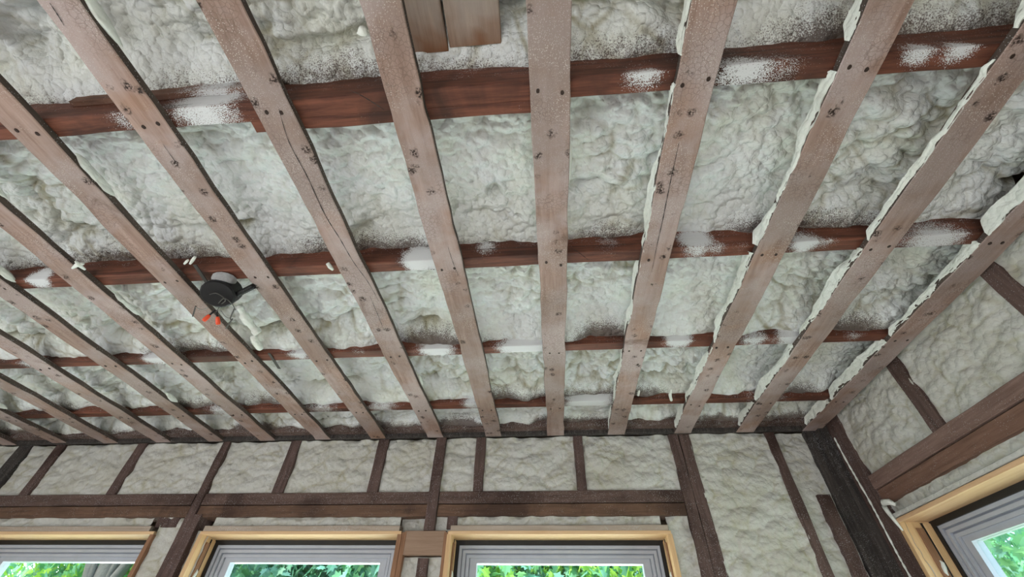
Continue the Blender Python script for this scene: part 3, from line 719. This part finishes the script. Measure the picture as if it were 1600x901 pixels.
drip([P(297, 412, .935), P(305, 401, .935)], [.003, .005, .004], 'longer dusty foam twig touching the hanger bar')
drip([P(512, 411, .928), P(516, 417, .925), P(520, 421, .927)], [.006, .007, .004], 'white foam drip on the brown joist beside the cracked strap')

drip([P(1049, 608, .935), P(1047, 617, .930), P(1049, 625, .926)], [.003, .007, .006], 'white foam drip on the fourth joist between two pale straps')
drip([P(999, 610, .935), P(997, 617, .932)], [.004, .006], 'small white foam drip left of a larger one on the fourth joist')
drip([P(613, 40, .925), P(566, 42, .918), P(567, 52, .920)][1:], [.006, .012], 'white foam lump on the left edge of a strap overhead')

# ================================================================== OUTSIDE
ground = MB().box(-16, 16, YW+.3, 20, -CZ-.66, -CZ-.56).box(XR+.4, 16, -6, YW+.3, -CZ-.66, -CZ-.56).build('lawn', GRASS)
tag(ground, 'green lawn outside the windows', 'lawn', kind='stuff')
LEAFSHAPE = [(0, 0), (.28, -.10), (.22, .12), (.50, .22), (.30, .36), (.34, .62), (.14, .58), (0, 1.0), (-.14, .58), (-.34, .62), (-.30, .36), (-.50, .22), (-.22, .12), (-.28, -.10)]
LS = np.array([(x, y, -.25*abs(x)) for x, y in LEAFSHAPE]); LFc = [(0, 1, 2, 3, 4, 5, 6, 7), (0, 7, 8, 9, 10, 11, 12, 13)]
def tree(base, trunk_h, blobs, nleaf, size, mats, seed, label, branches, tr=.16):
    rs = np.random.RandomState(seed); o = empty('tree', base, label=label, cat='tree', group='leafy trees outside the windows')
    b = Vector(base); top = b+Vector((rs.uniform(-.2, .2), rs.uniform(-.2, .2), trunk_h))
    mb = MB(); mb.tube(curve_pts([b, b.lerp(top, .4)+Vector((.12, .05, 0)), b.lerp(top, .75)+Vector((-.08, 0, 0)), top], 5), np.linspace(tr, tr*.55, 16).tolist(), 10)
    mb.build('trunk', BARK, o, smooth=True)
    for (f_, q, r_) in branches:
        s_ = b.lerp(top, f_); q = Vector(q); mid = s_.lerp(q, .5)+Vector((0, 0, .18))
        mb = MB(); mb.tube(curve_pts([s_, mid, q], 6), np.linspace(r_, r_*.3, 13).tolist(), 8); mb.build('branch', BARK, o, smooth=True)
    for mi, m in enumerate(mats):
        nn = int(nleaf*1.5)//len(mats); w_ = np.array([x[3]*x[4]*x[5] for x in blobs]); w_ = w_/w_.sum()
        which = rs.choice(len(blobs), nn, p=w_); B = np.array(blobs)[which]
        u = rs.normal(size=(nn, 3)); u /= np.linalg.norm(u, axis=1)[:, None]; u *= rs.uniform(.35, 1, (nn, 1))**.5
        # leaves gather into sprays
        C = B[:, :3]+u*B[:, 3:6]; C += .12*np.sin(C[:, [1, 2, 0]]*6)
        # frame of each leaf: hanging, facing outward with scatter
        tip = np.stack([rs.normal(0, .6, nn), rs.normal(0, .6, nn), -np.abs(rs.normal(.7, .4, nn))], -1); tip /= np.linalg.norm(tip, axis=1)[:, None]
        nr = rs.normal(size=(nn, 3))+np.array([0, 0, .9]); sx = np.cross(tip, nr); sx /= np.linalg.norm(sx, axis=1)[:, None]; nz = np.cross(sx, tip)
        s_ = rs.uniform(.6, 1.15, (nn, 1))*size
        V = C[:, None]+(LS[None, :, 0:1]*sx[:, None]+LS[None, :, 1:2]*tip[:, None]+LS[None, :, 2:3]*nz[:, None])*s_[:, None]
        idx = (np.arange(nn)[:, None, None]*14+np.array(LFc)[None]).reshape(-1, 8)
        mb = MB(); mb.add(V.reshape(-1, 3), idx.tolist()); mb.build('foliage', m, o, kind='stuff')
    return o
G = -CZ-.5
# (x, y, z, rx, ry, rz) crowns, z relative to eye height
tree((-6.0, 6.2, G), 4.4, [(-6.9, 7.2, 1.7, 1.3, .8, 1.3), (-5.9, 7.5, 1.5, 1.2, .7, 1.4), (-6.2, 7.2, 2.6, 1.5, .7, .8), (-7.4, 6.6, 1.0, .8, .8, 1.2), (-5.3, 6.8, 1.4, .6, .5, 1.2)], 7500, .14, [LEAF[1], LEAF[2], LEAF[0]], 3,
     'dark-trunked tree with forked limbs outside the left window', [(.55, (-6.7, 6.0, 2.1), .085), (.60, (-5.2, 6.2, 2.2), .08), (.52, (-6.4, 6.0, 1.9), .05), (.62, (-5.7, 6.1, 2.3), .05)], .17)
tree((-2.9, 6.3, G), 3.9, [(-3.7, 6.0, 1.4, .8, .8, 1.2), (-2.9, 6.2, 1.3, 1.0, .8, 1.2), (-2.2, 6.0, 1.4, .7, .8, 1.2), (-3.0, 6.4, 2.3, 1.3, .8, .7)], 8500, .145, [LEAF[0], LEAF[1], LEAF[1]], 4,
     'leafy maple tree outside the middle window', [(.7, (-3.6, 5.8, 1.7), .05), (.6, (-2.2, 5.8, 1.5), .05)], .10)
tree((.1, 5.9, G), 3.9, [(-.6, 5.5, 1.3, .8, .8, 1.1), (.7, 5.6, 1.4, .8, .8, 1.2), (.1, 5.9, 2.3, 1.3, .8, .7), (.1, 5.8, 1.1, 1.0, .7, 1.1)], 7500, .145, [LEAF[0], LEAF[2], LEAF[1]], 5,
     'bright green maple tree outside the window straight ahead', [(.65, (-.5, 5.5, 1.5), .04), (.7, (.8, 5.5, 1.7), .04)], .10)
tree((5.4, 4.4, G), 4.6, [(4.9, 4.6, 1.2, 1.1, 1.6, 1.2), (5.2, 6.0, 1.8, 1.2, 1.3, 1.3), (5.2, 3.2, 1.7, 1.1, 1.2, 1.2)], 4200, .13, [LEAF[1], LEAF[0]], 6,
     'sparse green tree outside the right wall window', [(.7, (4.9, 5.5, 1.8), .05)], .12)
bpy.context.view_layer.update()
print('TRIS', sum(len(m.polygons)*2 for m in bpy.data.meshes))
